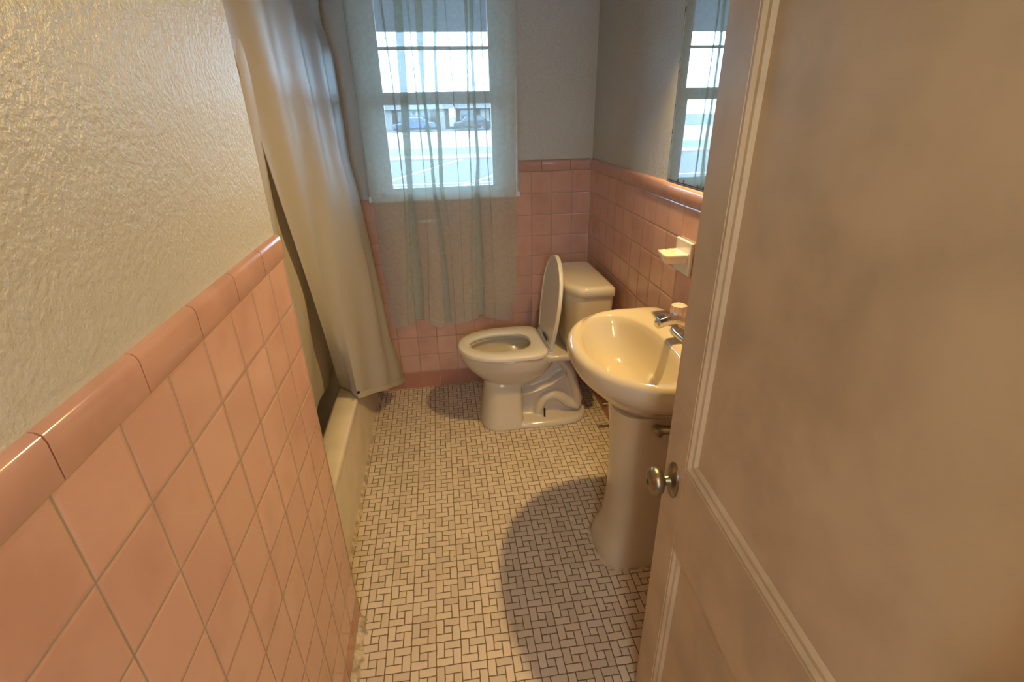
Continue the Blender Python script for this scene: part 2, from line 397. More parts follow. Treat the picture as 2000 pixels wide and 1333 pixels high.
# ------------------------------------------------------------------ sheer curtain
def sheer_curtain():
    t = thing('window_curtain', 'sheer white curtain hanging over the window down to the lower tiles', 'curtain', (-.77, -.07, 2.17))
    # each fold: heights with its left and right edge in metres
    ZT, ZB = 2.165, .435
    nz = 90; bm = bmesh.new(); rows = []
    for i in range(nz+1):
        z = ZT+(ZB-ZT)*i/nz
        xl = interp([(2.17, -1.10), (1.93, -1.135), (1.4, -1.128), (1.08, -1.12), (.43, -1.105)], z)
        xr = interp([(2.17, -.42), (1.93, -.402), (1.5, -.405), (1.08, -.41), (.6, -.417), (.43, -.45)], z)
        xs = [(xl, 0)]
        for tab in FOLDS:
            a = interp([(q[0], q[1]) for q in tab], z); b = interp([(q[0], q[2]) for q in tab], z)
            b = max(b, a+.0008)
            xs += [(a, 'a'), (b, 'b')]
        xs.append((xr, 0)); pts = []
        full = .024
        wv = lambda x: .002*math.sin(x*37+z*1.7)+.0012*math.sin(x*83-z*3)
        low = min(1, max(0, (1.25-z)/.3))
        seq = [xl]+[q[0] for q in xs[1:-1]]+[xr]
        # plain stretch, then out-back-out at each fold
        maj = [xl]+[xs[2+2*f][0] for f in (1, 3, 7)]+[xr]
        def bulge(x):
            for q0, q1 in zip(maj, maj[1:]):
                if x <= q1: return math.sin(PI*max(0, min(1, (x-q0)/(q1-q0))))**.7
            return 0
        def stretch(x0, x1, y0, y1, n=9):
            for k in range(n+1):
                s = k/n; x = x0+(x1-x0)*s
                pts.append((x, YB0-full*bulge(x)-wv(x)))
        Y0 = YB0 = -.070; prev = xl
        for f in range(len(FOLDS)):
            a, b = xs[1+2*f][0], xs[2+2*f][0]; w = b-a
            stretch(prev, a, Y0, Y0)                       # plain stretch, then an inverted pleat pushed back towards the wall
            big = f in (1, 3, 7); dp = min(.010+.014*low, .004+w*1.6) if big else .004*(1-low)+.0004
            Y0 = YB0-(0 if big else full*bulge(a))
            pts += [(a+.0004, Y0+dp*.6), (a, Y0+dp), ((a+b)/2, Y0+dp+.002), (b-.0003, Y0+dp+.003), ((a+b)/2, Y0+dp+.004), (a+.0003, Y0+dp+.005), ((a+b)/2, Y0+dp+.006), (b-.0003, Y0+dp+.007), ((a+b)/2, Y0+dp+.008), (a+.0003, Y0+dp+.009), ((a+b)/2, Y0+dp+.010), (b, Y0+dp+.011), (b-.0002, Y0+dp*.5), (b, Y0)]
            prev = b
        Y0 = YB0; stretch(prev, xr, Y0, Y0)
        hem = .012*math.sin(1.3+i*0)  # constant
        row = []
        for (x, y) in pts:
            zz = z
            if i > nz-14:
                w = (i-(nz-14))/14; zz = z+w*(.016*math.sin(x*19+.6)-.012*math.exp(-((x+.855)/.04)**2)*1.5)
            row.append(Vector((x, y, zz)))
        rows.append(row)
    loft(rows, bm, cap0=False, cap1=False, closed=False)
    o = kid('curtain_panel', bm, 'sheer', t, smooth=80, recalc=False)
    rod = thing('curtain_rod', 'thin metal rod above the window that carries the sheer curtain', 'rod', (-.77, -.062, 2.17))
    kid('rod', tube([(-1.18, -.062, 2.175), (-.36, -.062, 2.175)], .007), 'rod', rod, smooth=60)
    for x in (-1.18, -.36): kid('bracket', bx(x-.008, x+.008, -.066, -.0005, 2.167, 2.183), 'rod', rod)
    # little pull weight with a cord at the curtain's edge
    b = thing('cord_pull', 'small white pull hanging on a cord at the right edge of the sheer curtain', 'pull', (-.43, -.03, .50))
    kid('cord', tube([(-.424, -.035, 1.09), (-.423, -.035, .8), (-.425, -.035, .535)], .0012, n=6), 'casing', b)
    kid('pull_weight', lathe([(0, .0), (.002, .005), (.016, .007), (.026, .003), (.028, .0)], (-.425, -.035, .512), (0, 0, 1), n=14), 'casing', b, smooth=60)
FOLDS = [
    [(2.17, -0.978, -0.969), (1.916, -0.978, -0.969), (1.748, -0.971, -0.964), (1.589, -0.965, -0.959), (1.409, -0.966, -0.959), (1.12, -0.964, -0.959), (0.814, -0.987, -0.982), (0.475, -1.015, -1.009)] ,
    [(2.17, -0.923, -0.887), (1.917, -0.923, -0.887), (1.69, -0.932, -0.896), (1.568, -0.934, -0.9), (1.441, -0.941, -0.904), (1.095, -0.947, -0.922), (0.84, -0.961, -0.92), (0.619, -0.97, -0.917), (0.472, -0.971, -0.925)] ,
    [(2.17, -0.869, -0.859), (1.917, -0.869, -0.859), (1.748, -0.865, -0.861), (1.577, -0.864, -0.858), (1.417, -0.861, -0.854), (1.116, -0.858, -0.855), (0.496, -0.897, -0.895)] ,
    [(2.17, -0.837, -0.803), (1.917, -0.837, -0.803), (1.748, -0.839, -0.812), (1.567, -0.836, -0.822), (1.304, -0.824, -0.81), (1.127, -0.825, -0.807), (0.906, -0.812, -0.789), (0.685, -0.808, -0.781), (0.489, -0.812, -0.779)] ,
    [(2.17, -0.758, -0.74), (1.918, -0.758, -0.74), (1.688, -0.772, -0.759), (1.534, -0.778, -0.764), (1.371, -0.782, -0.761), (1.125, -0.79, -0.77), (0.855, -0.756, -0.753), (0.485, -0.757, -0.754)] ,
    [(2.17, -0.71, -0.705), (1.918, -0.71, -0.705), (1.805, -0.707, -0.703), (1.747, -0.702, -0.698), (1.596, -0.697, -0.692), (1.122, -0.697, -0.694), (0.482, -0.709, -0.706)] ,
    [(2.17, -0.627, -0.611), (1.918, -0.627, -0.611), (1.747, -0.625, -0.616), (1.564, -0.634, -0.622), (1.299, -0.636, -0.629), (1.119, -0.636, -0.631), (0.478, -0.667, -0.664)] ,
    [(2.17, -0.602, -0.583), (1.919, -0.602, -0.583), (1.776, -0.606, -0.592), (1.595, -0.606, -0.592), (1.467, -0.606, -0.591), (1.262, -0.601, -0.586), (1.106, -0.619, -0.593), (0.821, -0.625, -0.59), (0.595, -0.633, -0.592), (0.5, -0.629, -0.596)] ,
    [(2.17, -0.558, -0.554), (1.919, -0.558, -0.554), (1.747, -0.557, -0.552), (1.563, -0.553, -0.549), (1.261, -0.551, -0.546), (1.053, -0.544, -0.541), (0.499, -0.539, -0.536)] ,
]
sheer_curtain()

# ------------------------------------------------------------------ shower curtain, rod
def shower():
    rod = thing('shower_rod', 'metal shower rod running above the bathtub edge', 'rod', (-1.2, -.74, 1.96))
    kid('rod', tube([(-1.205, -.001, 1.96), (-1.205, YW+.007, 1.96)], .0125, n=16), 'rod', rod, smooth=60)
    for y, d in ((-.001, -1), (YW+.007, 1)): kid('flange', lathe([(0, .03), (.006, .03), (.012, .016)], (-1.205, y, 1.96), (0, d, 0), n=24), 'rod', rod, smooth=50)
    t = thing('shower_curtain', 'long white shower curtain hanging over the bathtub rim, lower corner swung into the room', 'shower curtain', (-1.2, -.5, 1.93))
    edge = [(1.94, -1.212), (1.81, -1.217), (1.71, -1.192), (1.55, -1.190), (1.30, -1.187), (1.14, -1.167), (.897, -1.146), (.659, -1.123), (.40, -1.103), (.259, -1.075), (.20, -1.068), (.13, -1.064)]
    def side_r(v):      # v 0 top .. 1 bottom: the free edge towards the window
        z = 1.94+(.13-1.94)*v; return Vector((interp(edge, z), -.15+.0*v, z))
    TL = Vector((-1.205, -1.42, 1.94)); BL = Vector((-1.30, -.60, .375)); BM = Vector((-1.212, -.70, .372))
    nu, nv = 90, 90; bm = bmesh.new(); rows = []
    for j in range(nv+1):
        v = j/nv; R0 = side_r(v)
        # bottom course: from the free corner to the rim point, then over the rim
        lft = TL.lerp(BL, v**1.0)
        mid = Vector((-1.205, -.78, 1.94)).lerp(BM, v)
        row = []
        for i in range(nu+1):
            u = i/nu
            if u < .6: s = u/.6; p = R0.lerp(mid, s); p.x += .055*math.sin(PI*s)*v*(1-v)*2+.02*math.sin(PI*s)*v**6
            else: s = (u-.6)/.4; p = mid.lerp(lft, s); p.x += .0
            amp = .011*(1-v*.7)
            p.x += amp*math.sin(u*24+.6*v)*min(1, 4*u+.15) + .004*math.sin(u*9+v*7)
            # diagonal creases
            p.x += .006*v*math.sin(u*30-9*v)*(1-u)
            if v > .93 and u < .6: p.x += .0
            row.append(p)
        rows.append(row)
    loft(rows, bm, cap0=False, cap1=False, closed=False)
    cp = kid('curtain_panel', bm, 'shower', t, smooth=80, recalc=False)
    so = cp.modifiers.new('solid', 'SOLIDIFY'); so.thickness = .0012
    rows = rows_c = rows; lin = []
    for j in range(41):
        v = j/40; zz = 1.94+(.388-1.94)*v; row = []
        for i in range(71):
            u = i/70; y = -.30-1.13*u
            row.append(Vector((-1.222-.135*v**1.3+.010*math.sin(u*26+v)*(1-.4*v), y, zz)))
        lin.append(row)
    kid('inner_liner', loft(lin, cap0=False, cap1=False, closed=False), 'liner', t, smooth=80, recalc=False)
    # doubled hem along the free bottom edge
    last = rows[-1][:int(nu*.6)+1]; up = rows[-3][:int(nu*.6)+1]
    hb = bmesh.new(); rr = []
    for a, b in zip(last, up):
        d = (b-a).normalized()
        rr.append([a-d*.004+Vector((.0035, -.002, 0)), a+d*.022+Vector((.0035, -.002, 0)), a+d*.022+Vector((-.0015, 0, 0)), a-d*.004+Vector((-.0015, 0, 0))])
    loft(rr, hb); kid('hem', hb, 'liner', t, smooth=40)
    e = Vector((-1.203, -.715, .405))
    kid('grommet', lathe([(0, .007), (.003, .007), (.003, .003), (.0, .003)], e, (1, -.6, .1), n=16), 'dark', t)
    for k in range(9):
        y = -.10-.155*k
        g = thing('curtain_ring', 'thin metal ring holding the shower curtain on its rod', 'ring', (-1.205, y, 1.95), 'rings on the shower rod')
        pth = [(-1.205+.021*math.cos(a), y, 1.953+.026*math.sin(a)) for a in (2*PI*q/20 for q in range(21))]
        kid('ring_wire', tube(pth, .0015, n=6), 'rod', g)
shower()

# ------------------------------------------------------------------ bathtub
def bathtub():
    t = thing('bathtub', 'cream enamel bathtub with a flat apron behind the shower curtain', 'bathtub', (-1.6, -.74, 0))
    X0, X1, Y0, Y1, Z = XL+.002, -1.216, YW+.008, -.003, .365
    n = 64; cx, cy = (X0+X1)/2, (Y0+Y1)/2
    def rr(ax, ay, z, e): return [Vector((cx-.01+ax*math.copysign(abs(math.cos(a))**(2/e), math.cos(a)), cy+ay*math.copysign(abs(math.sin(a))**(2/e), math.sin(a)), z)) for a in (2*PI*k/n for k in range(n))]
    hx, hy = (X1-X0)/2, (Y1-Y0)/2
    def outer(z, dx=0):
        r = rr(hx, hy, z, 40)
        for p in r: p.x += .01; p.x = p.x+dx if p.x > X1-.03 else p.x
        return r
    rings = [outer(0, -.010), outer(.05, -.008), outer(.30, -.006), outer(Z-.03, -.003), outer(Z-.01, 0), outer(Z-.003, -.004), outer(Z, -.012), rr(hx-.075, hy-.07, Z, 7), rr(hx-.088, hy-.085, Z-.01, 6),
             rr(hx-.10, hy-.10, Z-.06, 6), rr(hx-.13, hy-.16, .10, 5), rr(hx-.17, hy-.22, .055, 4), rr(hx*.3, hy*.4, .045, 3)]
    kid('tub_body', loft(rings), 'tub', t, smooth=45)
    kid('drain', lathe([(0, .03), (.003, .03), (.004, .02)], (cx, YW+.35, .0475), (0, 0, 1), n=24), 'chrome', t, smooth=40)
bathtub()
o = lump_strip('trim_2', (-1.227, YW+.01, 0), (-1.227, -.01, 0), .016, .014, None, n=300); struct(o, 'lumpy yellowed caulk along the foot of the bathtub', 'trim')

# ------------------------------------------------------------------ toilet
def toilet():
    Y = -.375
    t = thing('toilet', 'cream two piece toilet with its lid raised in the corner under the window', 'toilet', (-.40, Y, 0))
    bm = bmesh.new()
    ped = [(0, -.668, -.452, .160, 3.4), (.012, -.668, -.452, .160, 3.4), (.05, -.662, -.452, .152, 3.4), (.12, -.652, -.455, .136, 3.4), (.20, -.642, -.455, .121, 3.2), (.235, -.640, -.455, .114, 3), (.25, -.625, -.46, .10, 3)]
    loft([egg(a, b, Y, w, z, 2.6, 7) for z, a, b, w, e in ped], bm)
    bowl = [(.20, -.58, -.40, .07), (.225, -.622, -.37, .098), (.25, -.655, -.34, .122), (.28, -.688, -.31, .145), (.31, -.717, -.29, .163), (.34, -.738, -.272, .175), (.37, -.751, -.260, .181), (.392, -.756, -.256, .183), (.403, -.755, -.256, .182), (.407, -.750, -.26, .177),
            (.407, -.708, -.338, .122), (.396, -.704, -.342, .120), (.384, -.712, -.336, .128), (.365, -.724, -.326, .142), (.34, -.714, -.332, .136), (.31, -.69, -.342, .118), (.285, -.655, -.355, .095), (.268, -.61, -.385, .065), (.262, -.58, -.42, .04)]
    loft([egg(a, b, Y, w, z, 2.1, 2.3, .56) for z, a, b, w in bowl], bm)
    # rear deck under the tank
    deck = [(.350, -.34, -.06, .10), (.366, -.36, -.045, .145), (.380, -.36, -.04, .158), (.398, -.36, -.04, .160), (.404, -.355, -.045, .155)]
    loft([egg(a, b, Y, w, z, 6, 6) for z, a, b, w in deck], bm)
    # foot plate, inner web and trapway
    loft([egg(-.52, -.105, Y, w, z, 6, 3.0) for z, w in ((0, .160), (.012, .160), (.026, .154), (.032, .140))], bm)
    sil = [(-.47, .0), (-.47, .235), (-.36, .245), (-.318, .30), (-.300, .362), (-.22, .362), (-.185, .33), (-.15, .19), (-.122, .09), (-.140, .03), (-.17, .0)]
    for hw_ in (.060,): loft([[Vector((a, Y+q, c)) for a, c in sil] for q in (-hw_, hw_)], bm)
    p = spline([(-.365, Y, .0), (-.360, Y, .07), (-.335, Y, .118), (-.295, Y, .138), (-.25, Y, .120), (-.205, Y, .080), (-.170, Y, .062)], 5)
    tube(p, [.037]*len(p), bm, 24, 2.6)
    p = spline([(-.26, Y, .345), (-.205, Y, .28), (-.175, Y, .18), (-.155, Y, .09), (-.165, Y, .05)], 5)
    tube(p, [.034]*len(p), bm, 24, 2.9)
    p = spline([(-.50, Y, .165), (-.39, Y, .180), (-.31, Y, .212), (-.262, Y, .245), (-.225, Y, .26)], 5)
    tube(p, [.026]*len(p), bm, 24, 4.0)
    b = kid('bowl', bm, 'porcelain', t)
    r = b.modifiers.new('skin', 'REMESH'); r.mode = 'VOXEL'; r.voxel_size = .0042; r.use_smooth_shade = True
    s = b.modifiers.new('smooth', 'SMOOTH'); s.factor = .5; s.iterations = 9
    # bolt in the foot
    bt = kid('closet_bolt', tube([(-.340, Y-.108, .028), (-.340, Y-.108, .082)], .005, n=10), 'dark', b)
    bt2 = kid('bolt_washer', lathe([(0, .013), (.005, .012), (.009, .006)], (-.345, Y-.104, .030), (0, 0, 1), n=16), 'dark', b)
    bt2.location = bt.location = (0, 0, 0)
    for q in (bt, bt2): q.data.transform(Matrix.Identity(4))
    kid('water', loft([egg(-.66, -.35, Y, .098, .286, 2.1, 2.3, .56), egg(-.66, -.35, Y, .098, .288, 2.1, 2.3, .56)]), 'water', t)
    # tank
    tp = lambda xb, w, f: [(xb, w), (-.205*1, w*.985), (f, w*.62), (f-.006, 0), (f, -w*.62), (-.205, -w*.985), (xb, -w)]
    def tank_ring(z, xb, w, f, inset=0): return poly_ring([(a+(inset if a < -.1 else -inset), c*(1-inset*4)) for a, c in tp(xb, w, f)], z, Y, 1, .03, 5)
    kid('tank', loft([tank_ring(.408, -.07, .165, -.222), tank_ring(.419, -.06, .182, -.232), tank_ring(.47, -.055, .198, -.240), tank_ring(.60, -.048, .212, -.246), tank_ring(.712, -.044, .217, -.250)]), 'porcelain', t, smooth=50)
    lid = kid('tank_lid', loft([tank_ring(.712, -.042, .222, -.254, .003), tank_ring(.716, -.040, .225, -.256), tank_ring(.744, -.040, .225, -.256), tank_ring(.754, -.042, .224, -.254, .003), tank_ring(.760, -.045, .222, -.252, .010), tank_ring(.762, -.05, .215, -.245, .018)]), 'porcelain', t, smooth=60)
    fb = kid('flush_button', lathe([(0, .024), (.003, .024), (.004, .021), (.003, .020), (.0055, .018), (.006, .002)], (-.144, Y+.006, .7615), (0, 0, 1), n=32), 'chrome', lid, smooth=40)
    fb.data.transform(Matrix.Identity(4))
    # seat ring
    def seat_o(z, g=0): return egg(-.760+g, -.325-g, Y, .186-g, z, 2.1, 5, .56)
    def seat_i(z, g=0): return egg(-.702-g, -.398+g, Y, .106+g, z, 2.1, 2.6, .55)
    rings = [seat_o(.409), seat_o(.421), seat_o(.427, .002), seat_o(.430, .006), seat_i(.430, .005), seat_i(.427, .001), seat_i(.413, 0), seat_i(.409, .003)]
    kid('seat', loft(rings, wrap=True), 'plastic', t, smooth=50)
    # raised lid, leaning back to the tank
    base = Vector((-.318, Y, .440)); top = Vector((-.268, Y, .858)); d = (top-base).normalized(); nrm = Vector((-d.z, 0, d.x)); L = (top-base).length
    hw = [(0, .146), (.03, .154), (.07, .166), (.12, .177), (.20, .182), (.27, .175), (.32, .158), (.365, .125), (.395, .086), (.412, .045), (L, .004)]
    def lid_out(g, off):
        pts = []
        sm = lambda s: interp([(-a, b) for a, b in hw], -s)
        ss_ = [g+(L-2*g)*(1-math.cos(PI*k/26))/2 for k in range(27)]
        ls = [(s, max(sm(s)-g, .002)) for s in ss_]
        for s, w in ls: pts.append(base+d*s+Vector((0, w, 0))+nrm*off)
        for s, w in reversed(ls): pts.append(base+d*s+Vector((0, -w, 0))+nrm*off)
        return pts
    lids = kid('lid', loft([lid_out(.006, -.012), lid_out(0, -.008), lid_out(0, .004), lid_out(.004, .008), lid_out(.012, .008), lid_out(.016, .003), lid_out(.06, .003)]), 'plastic', t, smooth=50)
    # hinge block with a dark slot
    hb = bmesh.new(); box(hb, -.332, -.300, Y-.138, Y+.138, .405, .438); kid('hinge_block', hb, 'plastic', t, bevel=.008)
    sl = bmesh.new(); loft([[base+d*s+Vector((0, y, 0))+nrm*o_ for s, o_ in ((.010, .009), (.022, .009), (.022, .012), (.010, .012))] for y in (-.075, .02)], sl)
    kid('slot', sl, 'dark', lids).data.transform(Matrix.Identity(4))
    # supply line and valve at the wall
    sv = thing('supply_valve', 'small metal water valve at the wall behind the toilet', 'valve', (-.03, -.62, .16))
    kid('valve_body', lathe([(0, .022), (.004, .022), (.006, .009), (.05, .009), (.052, .013), (.07, .013)], (-.0085, -.62, .16), (-1, 0, 0), n=16), 'oldmetal', sv, smooth=40)
toilet()

# ------------------------------------------------------------------ pedestal sink
def sink():
    Y = -1.311
    t = thing('pedestal_sink', 'cream pedestal sink with an oval basin against the tiled wall beside the door', 'sink', (-.2, Y, 0))
    outer = [(.590, -.272, -.08, .085), (.625, -.296, -.06, .118), (.655, -.328, -.04, .160), (.69, -.362, -.03, .207), (.715, -.386, -.02, .238), (.735, -.405, -.012, .262), (.750, -.418, -.0095, .278), (.765, -.427, -.0095, .289), (.79, -.437, -.0095, .299), (.808, -.438, -.0095, .300), (.820, -.434, -.011, .297), (.828, -.424, -.014, .290), (.831, -.412, -.018, .282)]
    inner = [(.829, -.400, -.125, .252), (.820, -.392, -.132, .243), (.80, -.382, -.138, .233), (.76, -.364, -.146, .214), (.72, -.335, -.16, .182), (.69, -.295, -.18, .135), (.678, -.26, -.20, .08), (.675, -.24, -.215, .03)]
    R = [egg(a, b, Y, w, z, 2.15, 6, .62, 96) for z, a, b, w in outer]+[egg(a, b, Y, w, z, 2.1, 2.3, .52, 96) for z, a, b, w in inner]
    kid('basin', loft(R), 'sinkporc', t, smooth=60)
    ped = [(0, -.322, -.08, .128, 3), (.012, -.322, -.08, .128, 3), (.04, -.316, -.085, .122, 3), (.065, -.306, -.09, .115, 3), (.085, -.298, -.09, .108, 3), (.13, -.288, -.09, .102, 2.8), (.25, -.280, -.09, .096, 2.6), (.42, -.282, -.09, .096, 2.6), (.54, -.290, -.085, .101, 2.6), (.62, -.300, -.08, .108, 2.6)]
    kid('pedestal', loft([egg(a, b, Y, w, z, e, 5, .5, 72) for z, a, b, w, e in ped]), 'sinkporc', t, smooth=60)
    kid('caulk_ring', loft([egg(-.330, -.075, Y, .134, 0, 3, 5, .5, 72), egg(-.328, -.075, Y, .132, .004, 3, 5, .5, 72), egg(-.318, -.085, Y, .124, .006, 3, 5, .5, 72)]), 'grout', t)
    kid('drain', lathe([(0, .022), (.003, .022), (.002, .016), (.004, .014)], (-.235, Y, .6755), (0, 0, 1), n=24), 'chrome', t, smooth=40)
    f = thing('faucet', 'chrome faucet with a faceted spout and clear ribbed handles on the sink ledge', 'faucet', (-.07, Y, .8315))
    kid('base_plate', loft([egg(-.098+g, -.035-g, Y, .08-g, z, 4, 4) for z, g in ((.8315, 0), (.842, .001), (.847, .005))]), 'chrome', f, smooth=40)
    # angular spout: tapered faceted arm
    sp = [(-.045, .850, .026, .021), (-.075, .878, .023, .019), (-.108, .897, .021, .017), (-.140, .896, .020, .016), (-.164, .889, .019, .015), (-.170, .884, .014, .010)]
    rings = []
    for x, z, w, h in sp:
        rings.append([Vector((x, Y+.01+a*w, z+b*h)) for a, b in ((-1, -.5), (-1, .4), (-.6, 1), (.6, 1), (1, .4), (1, -.5), (.6, -1), (-.6, -1))])
    kid('spout', loft(rings), 'chrome', f, smooth=35, bevel=.0015)
    kid('aerator', lathe([(0, .009), (.016, .009), (.017, .006)], (-.152, Y+.01, .879), (0, 0, -1), n=20), 'chrome', f, smooth=40)
    for s in (1, -1):
        y = Y+s*.078; hn = kid('handle', lathe([(0, .014), (.012, .012), (.018, .009), (.028, .010)], (-.066, y, .842), (0, 0, 1), n=20), 'chrome', f, smooth=40)
        pr = [(0, .014), (.004, .023), (.030, .027), (.046, .025), (.051, .012)]
        hbm = bmesh.new(); n = 24; rg = []
        for q, r in pr: rg.append([Vector((-.066+(r*(1-.12*(k % 2)))*math.cos(2*PI*k/n), y+(r*(1-.12*(k % 2)))*math.sin(2*PI*k/n), .868+q)) for k in range(n)])
        kk = obj('handle_grip', loft(rg, hbm), 'acrylic', hn); kk.data.transform(Matrix.Translation(-Vector((-.07, Y, .8315))))
    kid('drain_trap', tube(spline([(-.012, -1.475, .60), (-.08, -1.475, .60), (-.15, -1.468, .607), (-.185, -1.452, .600), (-.203, -1.446, .588)], 4), [.014]*12+[.017, .021, .022, .019, .009], n=16), 'oldmetal', t, smooth=60)
sink()

# ------------------------------------------------------------------ soap dish
def soapdish():
    t = thing('soap_dish', 'cream ceramic soap and toothbrush holder set into the pink tiles above the sink', 'soap dish', (-.01, -1.115, 1.04))
    kid('back_plate', bx(-.020, -.0085, -1.175, -1.066, .985, 1.095), 'soapplate', t, bevel=.004)
    Z = 1.057; bm = bmesh.new()
    o = poly_ring([(-.018, -1.165), (-.018, -1.072), (-.088, -1.076), (-.098, -1.150), (-.088, -1.162)], Z, 0, 1, .01, 4)
    n = len(o); cx, cy = -.060, -1.125
    def hole(ax, ay, z): return [Vector((cx+ax*math.cos(a), cy+ay*math.sin(a), z)) for a in [math.atan2(p.y-cy, p.x-cx) for p in o]]
    lo = [Vector((p.x*.9-.002, cy+(p.y-cy)*.92, Z-.028)) for p in o]
    loft([lo, [Vector((p.x, p.y, Z-.008)) for p in o], [Vector((p.x, p.y, Z-.002)) for p in o], [Vector((cx+(p.x-cx)*.97, cy+(p.y-cy)*.97, Z)) for p in o], hole(.026, .030, Z), hole(.023, .027, Z-.006), hole(.018, .022, Z-.014)], bm)
    tray = kid('tray', bm, 'soap', t, smooth=40)
    for x in (-.036, -.058, -.080):
        kid('brush_slot', bx(x-.007, x+.007, -1.086, -1.081, Z-.0005, Z+.0006), 'rust', t)
soapdish()

# ------------------------------------------------------------------ mirror and lamp over it
mr = thing('mirror', 'frameless wall mirror with tarnished edges standing on the pink tile cap', 'mirror', (-.006, -1.25, 1.57))
kid('mirror_glass', bx(-.0065, -.0015, -1.62, -.915, 1.262, 1.86), 'mirror', mr)
kid('mirror_edge', bx(-.0055, -.0012, -1.623, -.912, 1.258, 1.863), 'mirror_back', mr)
for k in range(16):
    y = -.93-.66*random.random() if k < 10 else -.915-.004*random.random(); z = 1.263+.006*random.random() if k < 10 else 1.27+.5*random.random()
    a, b = .004+.010*random.random(), .002+.004*random.random()
    if k >= 10: a, b = .0015, .008
    kid('tarnish_spot', loft([[Vector((x, y+a*math.cos(q)*(.7+.5*random.random()), z+b*math.sin(q))) for q in (2*PI*i/9 for i in range(9))] for x in (-.0066, -.0072)]), 'rust', mr)
lp = thing('vanity_light', 'small wall lamp with one bare warm bulb above the mirror', 'lamp', (0, -1.10, 1.95))
kid('wall_plate', lathe([(0, .05), (.012, .05), (.02, .03)], (-.001, -1.10, 1.98), (-1, 0, 0), n=28), 'chrome', lp, smooth=40)
kid('arm', tube([(-.015, -1.10, 1.98), (-.08, -1.10, 2.0), (-.10, -1.10, 1.995)], .008), 'chrome', lp, smooth=60)
kid('socket', lathe([(0, .017), (.03, .019)], (-.10, -1.10, 2.012), (0, 0, -1), n=20), 'sash', lp, smooth=40)
kid('shade', lathe([(0, .022), (.01, .045), (.05, .062), (.075, .070), (.0751, .068), (.05, .059), (.012, .043), (.002, .02)], (-.10, -1.10, 1.992), (0, 0, -1), n=36), 'sash', lp, smooth=40)
kid('bulb', lathe([(0, .012), (.012, .016), (.03, .026), (.045, .028), (.058, .022), (.066, .010), (.068, .001)], (-.10, -1.10, 1.950), (0, 0, -1), n=24), 'bulb', lp, smooth=60)
bl = bpy.data.lights.new('bulb_light', 'SPOT'); bl.energy = LAMP_P; bl.color = LAMP_C; bl.shadow_soft_size = .028; bl.spot_size = math.radians(150); bl.spot_blend = 1.0
bo = bpy.data.objects.new('bulb_light', bl); C.objects.link(bo); bo.location = (-.10, -1.10, 1.865); bo.rotation_mode = 'XYZ'; bo.rotation_euler = (Vector((-.42, -.36, -1)).to_track_quat('-Z', 'Y')).to_euler()

hl = thing('hall_fill_lamp', 'round warm lamp added on the unseen hall ceiling as fill light', 'lamp', (-.75, -3.3, 2.42))
kid('globe', lathe([(0, .12), (.02, .14), (.06, .13), (.09, .08), (.10, .002)], (-.75, -3.3, 2.419), (0, 0, -1), n=32), 'fillglobe', hl, smooth=60)
h2 = bpy.data.lights.new('hall_fill_light', 'POINT'); h2.energy = 27; h2.color = (1, .71, .32); h2.shadow_soft_size = .14  # warm fill for door, sink and walls, from a lamp added behind the camera
ho = bpy.data.objects.new('hall_fill_light', h2); C.objects.link(ho); ho.location = (-.75, -3.3, 2.15)

